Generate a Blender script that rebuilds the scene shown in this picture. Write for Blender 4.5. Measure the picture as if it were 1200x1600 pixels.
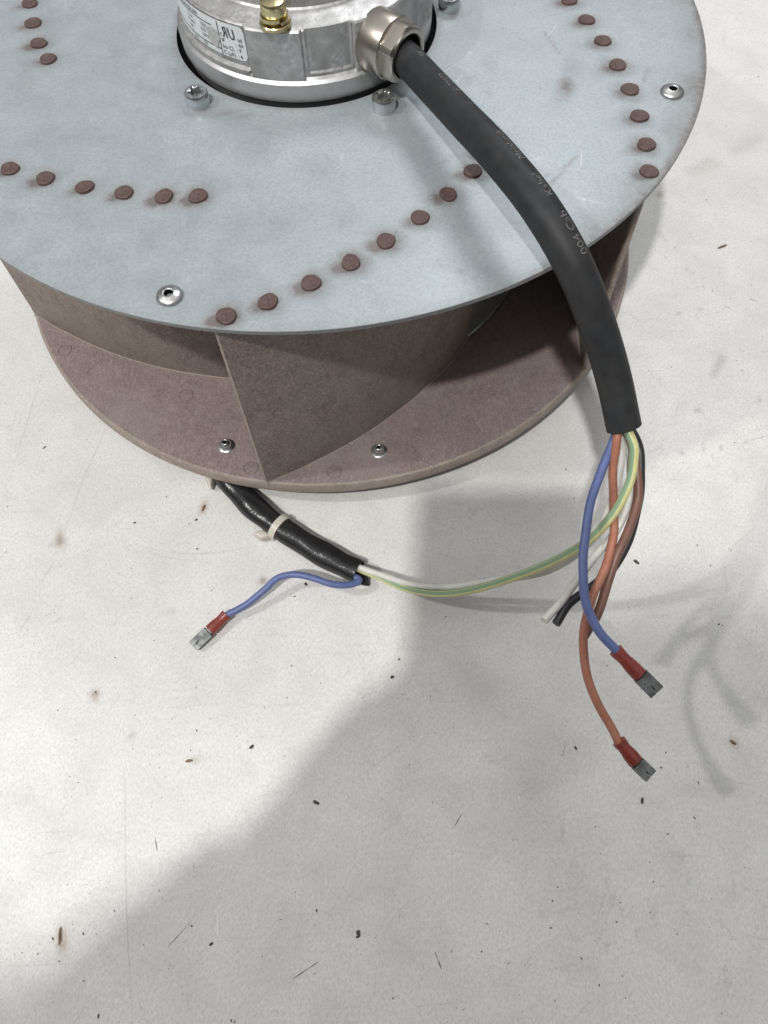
import bpy, math, random
import numpy as np
from mathutils import Vector, Matrix

random.seed(7); rng = np.random.default_rng(7)
for o in list(bpy.data.objects): bpy.data.objects.remove(o)
scene = bpy.context.scene
COL = scene.collection
R = math.radians

# ------------------------------------------------------------------ camera
F_PX, PITCH, ROLL = 1110.0, 1.1231, -0.0460          # focal length in pixels of the 1200x1600 photograph
CAM = Vector((0.0253, -0.3470, 0.3344))
_f = Vector((0, math.cos(PITCH), -math.sin(PITCH))); _r = Vector((1, 0, 0)); _u = _r.cross(_f)
RT = _r*math.cos(ROLL) + _u*math.sin(ROLL); UP = -_r*math.sin(ROLL) + _u*math.cos(ROLL); FW = _f
cam = bpy.data.objects.new('camera', bpy.data.cameras.new('camera')); COL.objects.link(cam)
cam.matrix_world = Matrix(((RT.x, UP.x, -FW.x, CAM.x), (RT.y, UP.y, -FW.y, CAM.y), (RT.z, UP.z, -FW.z, CAM.z), (0, 0, 0, 1)))
cam.data.sensor_fit = 'HORIZONTAL'; cam.data.sensor_width = 36.0; cam.data.lens = F_PX/1200*36
cam.data.clip_start = 0.01; cam.data.clip_end = 100
scene.camera = cam

def at(px, py, h):
    """point at height h above the floor seen at pixel (px, py) of the photograph"""
    d = RT*((px-600)/F_PX) - UP*((py-800)/F_PX) + FW
    return CAM + d*((h-CAM.z)/d.z)

# ------------------------------------------------------------------ world, lamps, exposure
world = bpy.data.worlds.new('World'); scene.world = world; world.use_nodes = True
wn = world.node_tree.nodes; wl = world.node_tree.links
bg = wn['Background']
tc = wn.new('ShaderNodeTexCoord'); sx = wn.new('ShaderNodeSeparateXYZ'); rp = wn.new('ShaderNodeValToRGB')
wl.new(tc.outputs['Generated'], sx.inputs[0]); wl.new(sx.outputs['Z'], rp.inputs[0]); wl.new(rp.outputs[0], bg.inputs[0])
for el, (pos, v) in zip((rp.color_ramp.elements[0], rp.color_ramp.elements[1], rp.color_ramp.elements.new(0.5)), ((0.0, .04), (1.0, .95), (.5, .33))):
    el.position = pos; el.color = (v*.985, v, v*1.01, 1)
bg.inputs[1].default_value = 0.74

def aim(o, target): o.rotation_euler = (Vector(target)-o.location).to_track_quat('-Z', 'Y').to_euler()
def area_lamp(name, direction, dist, size, energy, col, target=(0.03, -0.1, 0)):
    l = bpy.data.lights.new(name, 'AREA'); l.shape = 'DISK'; l.size = size; l.energy = energy; l.color = col
    o = bpy.data.objects.new(name, l); COL.objects.link(o)
    o.location = Vector(target) + Vector(direction).normalized()*dist; aim(o, target); return o
key = area_lamp('ceiling_lamp_front', (-0.24, -0.49, 1.0), 3.0, 0.11, 54, (1.0, 0.99, 0.965))
side = area_lamp('bench_lamp_side', (-0.87, 0.0, 1.0), 1.5, 0.055, 5.2, (1.0, 0.99, 0.965), (0.10, -0.25, 0))
back = area_lamp('overhead_fill_back', (0.25, 0.75, 1.0), 1.9, 0.55, 9.0, (0.96, 0.985, 1.0))  # unseen soft fill added from behind for top-down ambient light
scene.view_settings.view_transform = 'Standard'; scene.view_settings.look = 'None'
scene.view_settings.exposure = 0.05; scene.view_settings.gamma = 1.0; scene.view_settings.use_curve_mapping = False

# ------------------------------------------------------------------ mesh helpers
def tag(o, label=None, cat=None, group=None, kind=None):
    for k, v in (('label', label), ('category', cat), ('group', group), ('kind', kind)):
        if v: o[k] = v
    return o
def empty(name, loc=(0, 0, 0)):
    o = bpy.data.objects.new(name, None); o.location = loc; o.empty_display_size = 0.02; COL.objects.link(o); return o
def root_loc(p):
    v = Vector((0, 0, 0))
    while p: v += p.location; p = p.parent
    return v
def mesh(name, V, Fc, smooth=True, mats=(), mi=None, uv=None, sharp=None):
    me = bpy.data.meshes.new(name); me.from_pydata([tuple(v) for v in V], [], Fc)
    for m in mats: me.materials.append(m)
    if mi is not None: me.polygons.foreach_set('material_index', mi)
    me.polygons.foreach_set('use_smooth', [smooth]*len(me.polygons))
    if uv is not None:
        l = me.uv_layers.new(name='UVMap'); idx = np.empty(len(me.loops), np.int32); me.loops.foreach_get('vertex_index', idx)
        l.data.foreach_set('uv', np.asarray(uv, np.float32)[idx].ravel())
    if sharp: me.set_sharp_from_angle(angle=R(sharp))
    me.update(); return me
def put(name, me, parent=None, loc=None, rotz=0):
    """links a mesh given in world coordinates (or local ones when loc is given)"""
    o = bpy.data.objects.new(name, me); COL.objects.link(o); o.parent = parent
    base = root_loc(parent) if parent else Vector((0, 0, 0))
    o.location = (Vector(loc) if loc is not None else Vector((0, 0, 0))) - base
    o.rotation_euler = (0, 0, rotz); return o
def lathe(profile, n=64, closed=False, mi=None, off=(0, 0, 0)):
    V, Fc, M = [], [], []
    for r, z in profile:
        for k in range(n):
            a = 2*math.pi*k/n; V.append((off[0]+r*math.cos(a), off[1]+r*math.sin(a), off[2]+z))
    m = len(profile)
    for i in range(m if closed else m-1):
        j = (i+1) % m
        for k in range(n):
            k2 = (k+1) % n; Fc.append((i*n+k, i*n+k2, j*n+k2, j*n+k)); M.append(mi[i] if mi else 0)
    return V, Fc, M
def spline(P, n):
    P = [Vector(p) for p in P]; Q = [P[0]*2-P[1]] + P + [P[-1]*2-P[-2]]; out = []
    for i in range(1, len(Q)-2):
        a, b, c, d = Q[i-1:i+3]
        t0 = 0; t1 = t0+max((b-a).length, 1e-6)**.5; t2 = t1+max((c-b).length, 1e-6)**.5; t3 = t2+max((d-c).length, 1e-6)**.5
        for k in range(n):
            t = t1+(t2-t1)*k/n
            A1 = a*((t1-t)/(t1-t0))+b*((t-t0)/(t1-t0)); A2 = b*((t2-t)/(t2-t1))+c*((t-t1)/(t2-t1)); A3 = c*((t3-t)/(t3-t2))+d*((t-t2)/(t3-t2))
            B1 = A1*((t2-t)/(t2-t0))+A2*((t-t0)/(t2-t0)); B2 = A2*((t3-t)/(t3-t1))+A3*((t-t1)/(t3-t1))
            out.append(B1*((t2-t)/(t2-t1))+B2*((t-t1)/(t2-t1)))
    out.append(P[-1]); return out
def frames(path, ref=(0, 0, 1)):
    n = len(path); T = [(path[min(i+1, n-1)]-path[max(i-1, 0)]).normalized() for i in range(n)]
    N = []; v = Vector(ref)
    for t in T:
        v = (v - t*v.dot(t)).normalized(); N.append(v.copy())
    S = [0.0]
    for i in range(1, n): S.append(S[-1]+(path[i]-path[i-1]).length)
    return T, N, [t.cross(nn) for t, nn in zip(T, N)], S
def tube(path, rad, n=16, ref=(0, 0, 1), flat=1.0, hollow=0.0, twist=0.0, mi_end=None):
    """round (or flattened) tube with end faces; hollow > 0 recesses a ring-shaped end"""
    T, N, B, S = frames(path, ref); V, Fc, UV, M = [], [], [], []
    m = len(path)
    for i in range(m):
        r = rad(i/(m-1)) if callable(rad) else rad
        for k in range(n):
            a = 2*math.pi*k/n
            V.append(path[i] + B[i]*(r*math.cos(a)) + N[i]*(r*flat*math.sin(a))); UV.append((k/n, S[i]))
    for i in range(m-1):
        for k in range(n):
            k2 = (k+1) % n; Fc.append((i*n+k, i*n+k2, (i+1)*n+k2, (i+1)*n+k)); M.append(0)
    for i, sgn in ((0, -1), (m-1, 1)):
        base = i*n; r = rad(i/(m-1)) if callable(rad) else rad
        if hollow:
            b1 = len(V)
            for dz, rr in ((0, hollow), (-0.006, hollow*0.96)):
                for k in range(n):
                    a = 2*math.pi*k/n
                    V.append(path[i] + B[i]*(r*rr*math.cos(a)) + N[i]*(r*rr*flat*math.sin(a)) + T[i]*sgn*dz); UV.append((k/n, S[i]))
            rings = [base, b1, b1+n]
            for q in range(2):
                for k in range(n):
                    k2 = (k+1) % n; f = (rings[q]+k, rings[q]+k2, rings[q+1]+k2, rings[q+1]+k); Fc.append(f if sgn > 0 else f[::-1]); M.append(0 if q == 0 else (mi_end or 0))
            f = [b1+n+k for k in range(n)]; Fc.append(tuple(f if sgn > 0 else f[::-1])); M.append(mi_end or 0)
        else:
            c0 = len(V); V.append(path[i] + T[i]*sgn*r*0.06); UV.append((0.5, S[i]))
            for k in range(n):
                f = (base+k, base+(k+1) % n, c0); Fc.append(f if sgn > 0 else f[::-1]); M.append(mi_end or 0)
    return V, Fc, UV, M
def box(c, X, Y, Z):
    c, X, Y, Z = map(Vector, (c, X, Y, Z)); V = [c+X*a+Y*b+Z*d for a in (-1, 1) for b in (-1, 1) for d in (-1, 1)]
    return V, [(0, 1, 3, 2), (4, 6, 7, 5), (0, 4, 5, 1), (2, 3, 7, 6), (0, 2, 6, 4), (1, 5, 7, 3)]
def join(parts):
    V, Fc = [], []
    for v, f in parts:
        b = len(V); V += list(v); Fc += [tuple(i+b for i in q) for q in f]
    return V, Fc
def text_geo(s, size, width_scale=1.0):
    c = bpy.data.curves.new('tmp', 'FONT'); c.body = s; c.size = size; c.resolution_u = 3; c.offset = 0
    o = bpy.data.objects.new('tmp', c); COL.objects.link(o); bpy.context.view_layer.update()
    me = bpy.data.meshes.new_from_object(o.evaluated_get(bpy.context.evaluated_depsgraph_get()))
    import bmesh
    bm = bmesh.new(); bm.from_mesh(me); bmesh.ops.triangulate(bm, faces=bm.faces[:])
    for _ in range(4):
        ed = [e for e in bm.edges if e.calc_length() > .0009]
        if not ed: break
        bmesh.ops.subdivide_edges(bm, edges=ed, cuts=1); bmesh.ops.triangulate(bm, faces=bm.faces[:])
    bm.to_mesh(me); bm.free()
    V = [(v.co.x*width_scale, v.co.y) for v in me.vertices]; Fc = [tuple(p.vertices) for p in me.polygons]
    bpy.data.objects.remove(o); bpy.data.curves.remove(c); bpy.data.meshes.remove(me)
    return V, Fc

# ------------------------------------------------------------------ materials
class NT:
    def __init__(s, name):
        s.m = bpy.data.materials.new(name); s.m.use_nodes = True; s.n = s.m.node_tree.nodes; s.l = s.m.node_tree.links
        s.p = s.n['Principled BSDF']; s.o = s.n['Material Output']
        s.tc = s.n.new('ShaderNodeTexCoord')
    def link(s, a, b): s.l.new(a, b)
    def noise(s, scale, detail=4, rough=0.55, src=None, stretch=None, dist=0):
        t = s.n.new('ShaderNodeTexNoise'); t.inputs['Scale'].default_value = scale; t.inputs['Detail'].default_value = detail
        t.inputs['Roughness'].default_value = rough; t.inputs['Distortion'].default_value = dist
        v = src or s.tc.outputs['Object']
        if stretch:
            mp = s.n.new('ShaderNodeMapping'); mp.inputs['Scale'].default_value = stretch[:3]
            if len(stretch) > 3: mp.inputs['Rotation'].default_value = (0, 0, stretch[3])
            s.link(v, mp.inputs[0]); v = mp.outputs[0]
        s.link(v, t.inputs['Vector']); return t.outputs['Fac']
    def ramp(s, fac, stops):
        r = s.n.new('ShaderNodeValToRGB'); e = r.color_ramp.elements
        while len(e) < len(stops): e.new(0.5)
        for k, (pos, col) in enumerate(stops):
            e[k].position = pos; e[k].color = (*col, 1) if isinstance(col, (tuple, list)) else (col, col, col, 1)
        s.link(fac, r.inputs[0]); return r.outputs[0]
    def mix(s, fac, a, b, mode='MIX'):
        m = s.n.new('ShaderNodeMix'); m.data_type = 'RGBA'; m.blend_type = mode
        for sock, v in ((m.inputs['Factor'], fac), (m.inputs['A'], a), (m.inputs['B'], b)):
            if isinstance(v, (int, float)): sock.default_value = v if sock.type == 'VALUE' else (v, v, v, 1)
            elif isinstance(v, tuple): sock.default_value = (*v, 1)
            else: s.link(v, sock)
        return m.outputs['Result']
    def math(s, op, a, b=0.0, clamp=False):
        m = s.n.new('ShaderNodeMath'); m.operation = op; m.use_clamp = clamp
        for sock, v in ((m.inputs[0], a), (m.inputs[1], b)):
            if isinstance(v, (int, float)): sock.default_value = v
            else: s.link(v, sock)
        return m.outputs[0]
    def attr(s, name):
        a = s.n.new('ShaderNodeAttribute'); a.attribute_name = name; return a
    def bump(s, h, strength, dist):
        b = s.n.new('ShaderNodeBump'); b.inputs['Strength'].default_value = strength; b.inputs['Distance'].default_value = dist
        s.link(h, b.inputs['Height']); s.link(b.outputs[0], s.p.inputs['Normal'])
    def set(s, **kw):
        for k, v in kw.items():
            k = {'color': 'Base Color', 'rough': 'Roughness', 'metal': 'Metallic', 'spec': 'Specular IOR Level', 'trans': 'Transmission Weight', 'coat': 'Coat Weight'}.get(k, k)
            if isinstance(v, (int, float)): s.p.inputs[k].default_value = v
            elif isinstance(v, tuple): s.p.inputs[k].default_value = (*v, 1)
            else: s.link(v, s.p.inputs[k])
        return s

def mat_floor():
    t = NT('painted_concrete')
    big = t.noise(7, 5, 0.6); mid = t.noise(38, 6, 0.68, dist=0.5); fine = t.noise(520, 5, 0.75); pore = t.noise(1150, 3, 0.6); grain = t.noise(1100, 3, 0.7, stretch=(1, .62, 1, -.5))
    c = t.ramp(big, [(0.3, (0.705, 0.695, 0.675)), (0.7, (0.758, 0.75, 0.728))])
    c = t.mix(t.ramp(mid, [(0.40, 0.0), (0.68, 0.42)]), c, (0.53, 0.52, 0.50))
    c = t.mix(t.ramp(fine, [(0.44, 0.0), (0.68, 0.28)]), c, (0.44, 0.435, 0.42))
    c = t.mix(t.ramp(grain, [(0.42, 0.0), (0.65, 0.42)]), c, (0.42, 0.415, 0.40))
    c = t.mix(t.ramp(pore, [(0.645, 0.0), (0.69, 0.7)]), c, (0.27, 0.26, 0.25))
    sm = t.noise(95, 7, 0.8, dist=0.8); c = t.mix(t.math('MULTIPLY', t.ramp(sm, [(0.56, 0.0), (0.70, 0.5)]), t.ramp(big, [(0.42, 0.25), (0.6, 1.0)])), c, (0.36, 0.355, 0.34))
    # fine drag marks in two directions
    for st, seed in (((12, 420, 1, 0.5), 0), ((16, 500, 1, -1.0), 0), ((14, 460, 1, 1.25), 0)):
        s1 = t.noise(1.0, 2, 0.5, stretch=st); gate = t.noise(11, 2, 0.5, stretch=(1, 1, 1, st[3]))
        k = t.math('MULTIPLY', t.ramp(s1, [(0.66, 0.0), (0.72, 1.0)]), t.ramp(gate, [(0.5, 0.0), (0.66, 0.22)]))
        c = t.mix(k, c, (0.36, 0.355, 0.345))
    g = t.attr('grime'); gm = t.math('MULTIPLY', g.outputs['Fac'], t.ramp(t.noise(260, 5, 0.7), [(0.25, 0.55), (0.7, 1.25)]))
    c = t.mix(t.math('MINIMUM', gm, 0.92), c, (0.20, 0.19, 0.175))
    b = t.attr('rust'); bm = t.math('MULTIPLY', b.outputs['Fac'], t.ramp(t.noise(500, 4, 0.7), [(0.3, 0.5), (0.7, 1.2)]))
    c = t.mix(t.math('MINIMUM', bm, 0.9), c, (0.26, 0.17, 0.11))
    t.set(color=c, rough=t.ramp(mid, [(0.3, 0.42), (0.7, 0.6)]), spec=0.35)
    t.bump(t.mix(0.5, fine, mid), 0.35, 0.0004); return t.m
def mat_galv():
    t = NT('galvanised_sheet')
    a = t.noise(60, 5, 0.6); f = t.noise(900, 4, 0.75); st = t.noise(1.0, 4, 0.6, stretch=(90, 900, 1, 0.15)); big = t.noise(9, 3, 0.5)
    c = t.ramp(a, [(0.3, (0.315, 0.352, 0.375)), (0.7, (0.385, 0.42, 0.44))])
    c = t.mix(t.ramp(f, [(0.42, 0.0), (0.66, 0.5)]), c, (0.20, 0.225, 0.24))
    c = t.mix(t.ramp(st, [(0.55, 0.0), (0.75, 0.18)]), c, (0.25, 0.27, 0.285))
    c = t.mix(t.ramp(big, [(0.4, 0.0), (0.75, 0.25)]), c, (0.31, 0.335, 0.34))
    g = t.attr('grime'); gm = t.math('MULTIPLY', g.outputs['Fac'], t.ramp(t.noise(420, 5, 0.7), [(0.25, 0.45), (0.7, 1.25)]))
    gm = t.math('MINIMUM', gm, 0.9); c = t.mix(gm, c, (0.12, 0.10, 0.09))
    w = t.attr('scratch'); c = t.mix(t.math('MULTIPLY', w.outputs['Fac'], t.ramp(t.noise(700, 3, .7), [(.4, .05), (.62, .55)])), c, (0.70, 0.73, 0.74))
    rg = t.ramp(a, [(0.3, 0.40), (0.7, 0.52)])
    t.set(color=c, metal=t.math('SUBTRACT', 0.24, t.math('MULTIPLY', gm, 0.5), True), rough=rg)
    t.bump(t.mix(0.6, st, f), 0.12, 0.0002); return t.m
def mat_brown(name, base, dark, light, sc=1.0, rough=0.62):
    t = NT(name)
    a = t.noise(120*sc, 5, 0.65); f = t.noise(760*sc, 5, 0.8); big = t.noise(22, 4, 0.6)
    fib = t.noise(1.0, 3, 0.6, stretch=(800*sc, 190*sc, 420*sc, 0.6), dist=1.5)
    c = t.ramp(a, [(0.3, dark), (0.7, base)])
    c = t.mix(t.ramp(f, [(0.43, 0.0), (0.66, 0.55)]), c, light); c = t.mix(t.ramp(t.noise(900*sc, 3, .7), [(0.34, 0.45), (0.46, 0.0)]), c, tuple(x*.6 for x in dark))
    c = t.mix(t.ramp(fib, [(0.5, 0.0), (0.72, 0.5)]), c, light)
    c = t.mix(t.ramp(big, [(0.42, 0.0), (0.75, 0.42)]), c, (light[0]*0.75, light[1]*0.8, light[2]*0.78))
    t.set(color=c, rough=rough, spec=0.4); t.bump(t.mix(0.5, f, fib), 0.3, 0.0003); return t.m
def mat_metal(name, col, rough, var=0.12, metal=1.0, scale=300, dirt=None, dirt_amt=0.3, bump=0.1):
    t = NT(name); a = t.noise(scale, 5, 0.65); b = t.noise(scale*0.25, 3, 0.6)
    c = t.ramp(a, [(0.3, tuple(x*(1-var) for x in col)), (0.7, tuple(min(1, x*(1+var)) for x in col))])
    if dirt: c = t.mix(t.ramp(b, [(0.45, 0.0), (0.7, dirt_amt)]), c, dirt)
    t.set(color=c, metal=metal, rough=t.ramp(b, [(0.3, rough*0.8), (0.7, min(1, rough*1.25))])); t.bump(a, bump, 0.0003); return t.m
def mat_plain(name, col, rough=0.5, var=0.15, scale=250, spec=0.5, bump=0.1, dirt=None, dirt_amt=0.4, trans=0, coat=0, sss=0):
    t = NT(name); a = t.noise(scale, 5, 0.65); b = t.noise(scale*0.3, 4, 0.65)
    c = t.ramp(a, [(0.3, tuple(x*(1-var) for x in col)), (0.7, tuple(min(1, x*(1+var)) for x in col))])
    if dirt: c = t.mix(t.ramp(b, [(0.45, 0.0), (0.72, dirt_amt)]), c, dirt)
    t.set(color=c, rough=rough, spec=spec, trans=trans, coat=coat); t.bump(a, bump, 0.0003)
    if sss: t.p.inputs['Subsurface Weight'].default_value = sss; t.p.inputs['Subsurface Scale'].default_value = 0.002
    return t.m
def mat_earth():
    t = NT('green_yellow_insulation'); uvn = t.n.new('ShaderNodeSeparateXYZ'); t.link(t.tc.outputs['UV'], uvn.inputs[0])
    ph = t.math('ADD', t.math('ADD', uvn.outputs['X'], 1.355), t.math('MULTIPLY', uvn.outputs['Y'], 0.25))
    fr = t.math('FRACT', t.math('MULTIPLY', ph, 1.0))
    k = t.math('LESS_THAN', fr, 0.52)
    c = t.mix(k, (0.60, 0.58, 0.27), (0.21, 0.33, 0.21))
    c = t.mix(t.ramp(t.noise(350, 5, 0.7), [(0.45, 0.0), (0.75, 0.35)]), c, (0.30, 0.29, 0.2))
    t.set(color=c, rough=0.42); return t.m
M = {}
M['floor'] = mat_floor(); M['galv'] = mat_galv()
M['edge'] = mat_metal('sheared_sheet_edge', (0.20, 0.21, 0.21), 0.5, 0.3, 0.6, 900)
M['brown'] = mat_brown('brown_fibre_plastic', (0.205, 0.150, 0.146), (0.138, 0.096, 0.096), (0.335, 0.275, 0.262))
M['blade'] = mat_brown('dusty_fibre_plastic', (0.198, 0.153, 0.138), (0.112, 0.082, 0.075), (0.37, 0.315, 0.275), 0.9)
M['worn_highlight'] = mat_brown('worn_highlight_edge', (0.30, 0.245, 0.21), (0.20, 0.155, 0.135), (0.42, 0.36, 0.31))  # scuffed edges, with edge and fillet highlights painted in as a paler tone
M['tab'] = mat_brown('brown_plastic_tab', (0.090, 0.052, 0.046), (0.050, 0.028, 0.026), (0.145, 0.095, 0.085), 1.6, 0.6)
M['cast'] = mat_metal('die_cast_aluminium', (0.50, 0.495, 0.49), 0.48, 0.28, 0.8, 480, (0.24, 0.235, 0.23), 0.7, 0.6)
M['machined'] = mat_metal('machined_aluminium', (0.56, 0.56, 0.555), 0.42, 0.1, 0.85, 160, (0.36, 0.36, 0.36), 0.4)
M['nickel'] = mat_metal('nickel_brass', (0.56, 0.52, 0.46), 0.27, 0.1, 1.0, 130, (0.36, 0.32, 0.27), 0.5, 0.1)
M['zinc'] = mat_metal('zinc_plated_steel', (0.70, 0.72, 0.73), 0.22, 0.12, 1.0, 400, (0.35, 0.35, 0.35), 0.4)
M['alu'] = mat_metal('rivet_aluminium', (0.50, 0.50, 0.495), 0.33, 0.15, 0.9, 500, (0.3, 0.29, 0.28), 0.5, 0.2)
M['brass'] = mat_metal('yellow_zinc_steel', (0.70, 0.62, 0.36), 0.25, 0.12, 1.0, 300, (0.40, 0.27, 0.09), 0.5)
M['tin'] = mat_metal('dull_tinned_brass', (0.28, 0.29, 0.29), 0.55, 0.35, 0.8, 900, (0.08, 0.08, 0.08), 0.75, 0.5)
M['rotor'] = mat_metal('rotor_steel', (0.62, 0.63, 0.62), 0.35, 0.1, 0.8, 100)
M['dark'] = mat_plain('dark_gap', (0.004, 0.004, 0.004), 0.8, spec=0.1)
M['rubber'] = mat_plain('black_rubber_sheath', (0.020, 0.021, 0.0235), 0.55, 0.3, 160, 0.3, 0.2, (0.042, 0.040, 0.036), 0.4)
M['shrink'] = mat_plain('glossy_black_sleeve', (0.014, 0.014, 0.015), 0.24, 0.2, 150, 0.55, 1.0, (0.04, 0.038, 0.035), 0.4)
M['blue'] = mat_plain('blue_insulation', (0.11, 0.145, 0.31), 0.42, 0.12, 300, 0.4, 0.05, (0.09, 0.12, 0.26), 0.4)
M['orange'] = mat_plain('orange_insulation', (0.37, 0.16, 0.105), 0.42, 0.14, 300, 0.4, 0.05, (0.30, 0.10, 0.06), 0.5)
M['brownwire'] = mat_plain('brown_insulation', (0.175, 0.085, 0.062), 0.42, 0.15, 300, 0.4, 0.05, (0.10, 0.06, 0.05), 0.4)
M['white'] = mat_plain('white_insulation', (0.66, 0.65, 0.61), 0.45, 0.06, 300, 0.4, 0.05, (0.42, 0.40, 0.37), 0.5)
M['blackwire'] = mat_plain('black_insulation', (0.022, 0.023, 0.026), 0.4, 0.2, 300, 0.45)
M['earth'] = mat_earth()
M['red'] = mat_plain('red_crimp_sleeve', (0.235, 0.045, 0.032), 0.3, 0.25, 350, 0.5, 0.2, (0.16, 0.02, 0.015), 0.5, 0, 0.2, 0.25)
M['copper'] = mat_metal('cut_copper_strands', (0.45, 0.24, 0.14), 0.4, 0.3, 1.0, 2500)
M['nylon'] = mat_plain('milky_nylon', (0.54, 0.52, 0.45), 0.35, 0.06, 200, 0.5, 0.05, None, 0, 0, 0, 0.4)
M['label'] = mat_plain('foil_label', (0.66, 0.69, 0.70), 0.35, 0.05, 200, 0.5, 0.05)
M['ink'] = mat_plain('label_ink', (0.05, 0.05, 0.055), 0.5)
M['wearpatch'] = mat_plain('rubbed_label', (0.42, 0.42, 0.41), 0.5, 0.2, 900)
t_ = NT('faded_cable_print'); t_.set(color=t_.mix(t_.ramp(t_.noise(900, 4, 0.7), [(0.35, 0.0), (0.6, 1.0)]), (0.04, 0.04, 0.042), (0.17, 0.17, 0.165)), rough=0.6); M['print'] = t_.m
M['crumb'] = mat_plain('dark_crumb', (0.07, 0.06, 0.05), 0.8, 0.4, 1500)
M['woodcrumb'] = mat_plain('brown_crumb', (0.20, 0.13, 0.08), 0.8, 0.35, 1500)

# ------------------------------------------------------------------ floor
def seg_dist(X, Y, a, b):
    ax, ay, bx, by = a[0], a[1], b[0], b[1]; dx, dy = bx-ax, by-ay
    t = np.clip(((X-ax)*dx+(Y-ay)*dy)/(dx*dx+dy*dy+1e-12), 0, 1)
    return np.hypot(X-ax-t*dx, Y-ay-t*dy), t
def floor_grid():
    ex = np.array([-6, -3, -1.5, -0.8, -0.5, -0.36]); 
    xs = np.concatenate([ex, np.arange(-0.30, 0.37, 0.0013), [0.45, 0.6, 0.9, 1.6, 3, 6]])
    ys = np.concatenate([[-6, -3, -1.5, -0.9, -0.6, -0.48], np.arange(-0.425, 0.30, 0.0013), [0.36, 0.5, 0.8, 1.5, 3, 6]])
    X, Y = np.meshgrid(xs, ys); nx, ny = len(xs), len(ys)
    V = np.stack([X.ravel(), Y.ravel(), np.zeros(X.size)], 1).astype(np.float32)
    i = np.arange(nx-1); j = np.arange(ny-1); I, J = np.meshgrid(i, j); a = (J*nx+I).ravel()
    Q = np.stack([a, a+1, a+nx+1, a+nx], 1).astype(np.int32)
    me = bpy.data.meshes.new('floor'); me.vertices.add(len(V)); me.vertices.foreach_set('co', V.ravel())
    me.loops.add(Q.size); me.loops.foreach_set('vertex_index', Q.ravel())
    me.polygons.add(len(Q)); me.polygons.foreach_set('loop_start', np.arange(0, Q.size, 4, dtype=np.int32))
    me.update(calc_edges=True)
    G = np.zeros(X.shape); B = np.zeros(X.shape)
    def stroke(A, pts, w, s, fade=False):
        P = [at(x, y, 0) for x, y in pts]
        for p, q in zip(P[:-1], P[1:]):
            d, t = seg_dist(X, Y, p, q); A[:] = np.maximum(A, s*np.exp(-(d/w)**2)*(1-t*0.7 if fade else 1))
    def blob(A, px, py, w, s, asp=1, ang=0):
        p = at(px, py, 0); dx, dy = X-p.x, Y-p.y; c, n = math.cos(ang), math.sin(ang)
        A[:] = np.maximum(A, s*np.exp(-((dx*c+dy*n)/w)**2-((-dx*n+dy*c)/(w*asp))**2))
    # long hairlines and drag marks seen on the floor
    stroke(G, [(1110, 250), (1080, 268)], .004, .22); stroke(G, [(1185, 215), (1150, 236)], .005, .16); stroke(G, [(1128, 560), (1115, 585)], .0028, .32)
    stroke(B, [(1125, 255), (1100, 268)], .003, .18)
    for x, y, w, s in ((95, 846, .003, .5), (80, 851, .002, .35), (412, 907, .002, .6), (300, 1187, .002, .4), (150, 1085, .0015, .5), (1165, 690, .0015, .5),
                       (1127, 700, .0018, .5), (1100, 703, .0015, .35), (1066, 707, .0018, .4), (1090, 642, .0022, .5), (1060, 490, .002, .45), (1095, 483, .0015, .45), (1186, 622, .002, .4),
                       (1020, 420, .0016, .2), (66, 735, .002, .22), (181, 818, .002, .25), (90, 970, .0022, .3), (206, 1150, .0022, .28), (268, 955, .0025, .2)):
        blob(G, x, y, w, s, rng.uniform(.4, .9), rng.uniform(0, 3))
    blob(B, 93, 843, .0022, .7, 2.2, 0.1); blob(B, 318, 793, .0018, .8, 2.2, -0.3); blob(B, 148, 1086, .0022, .6, 1.5, .4); blob(B, 97, 1470, .0024, .8, 2.0, .2); blob(B, 410, 908, .002, .6); blob(B, 1146, 1160, .0018, .7, 1.4, .8)
    blob(B, 310, 1186, .003, .35, .5, .2); blob(B, 1031, 304, .0025, .6)
    for x, y in ((1040, 318), (1083, 428), (1073, 420)): blob(G, x, y, .0013, .35)
    # broad worn grey areas
    for k in range(90):
        blob(G, rng.uniform(0, 1200), rng.uniform(560, 1600), rng.uniform(.006, .03), rng.uniform(.02, .07), rng.uniform(.3, 1), rng.uniform(0, 3.1))
    for k in range(46):
        blob(G, rng.uniform(620, 1200), rng.uniform(900, 1600), rng.uniform(.004, .018), rng.uniform(.05, .12), rng.uniform(.3, 1), rng.uniform(0, 3.1))
    for nm, A in (('grime', G), ('rust', B)):
        at_ = me.attributes.new(nm, 'FLOAT', 'POINT'); at_.data.foreach_set('value', A.astype(np.float32).ravel())
    me.materials.append(M['floor'])
    o = bpy.data.objects.new('floor', me); COL.objects.link(o); o['kind'] = 'structure'; return o
floor_grid()

# ------------------------------------------------------------------ centrifugal fan
Z0 = 0.137; RD = 0.180; RH = 0.0600; ZR = 0.0200; RING_T = 0.0075
fan = empty('centrifugal_fan')
tag(fan, 'brown plastic centrifugal fan wheel with galvanised top plate and cast motor hub', 'fan')

# blade line: angle (deg, for the blade whose tip faces the camera) against radius (m)
LINE = [(-100.9, .1765), (-99.2, .1740), (-94.5, .1665), (-89.1, .1580), (-83.4, .1500), (-77.5, .1423), (-70.8, .1350), (-64.1, .1285), (-57.0, .1230), (-51.0, .1180), (-43.0, .1125), (-35.0, .1080)]
TABS = LINE[1:10]
ROWS = {0: 0.0, 1: 60.8, 2: -60.0, 3: -120.2, 4: 180.0, 5: 120.0}

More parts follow.
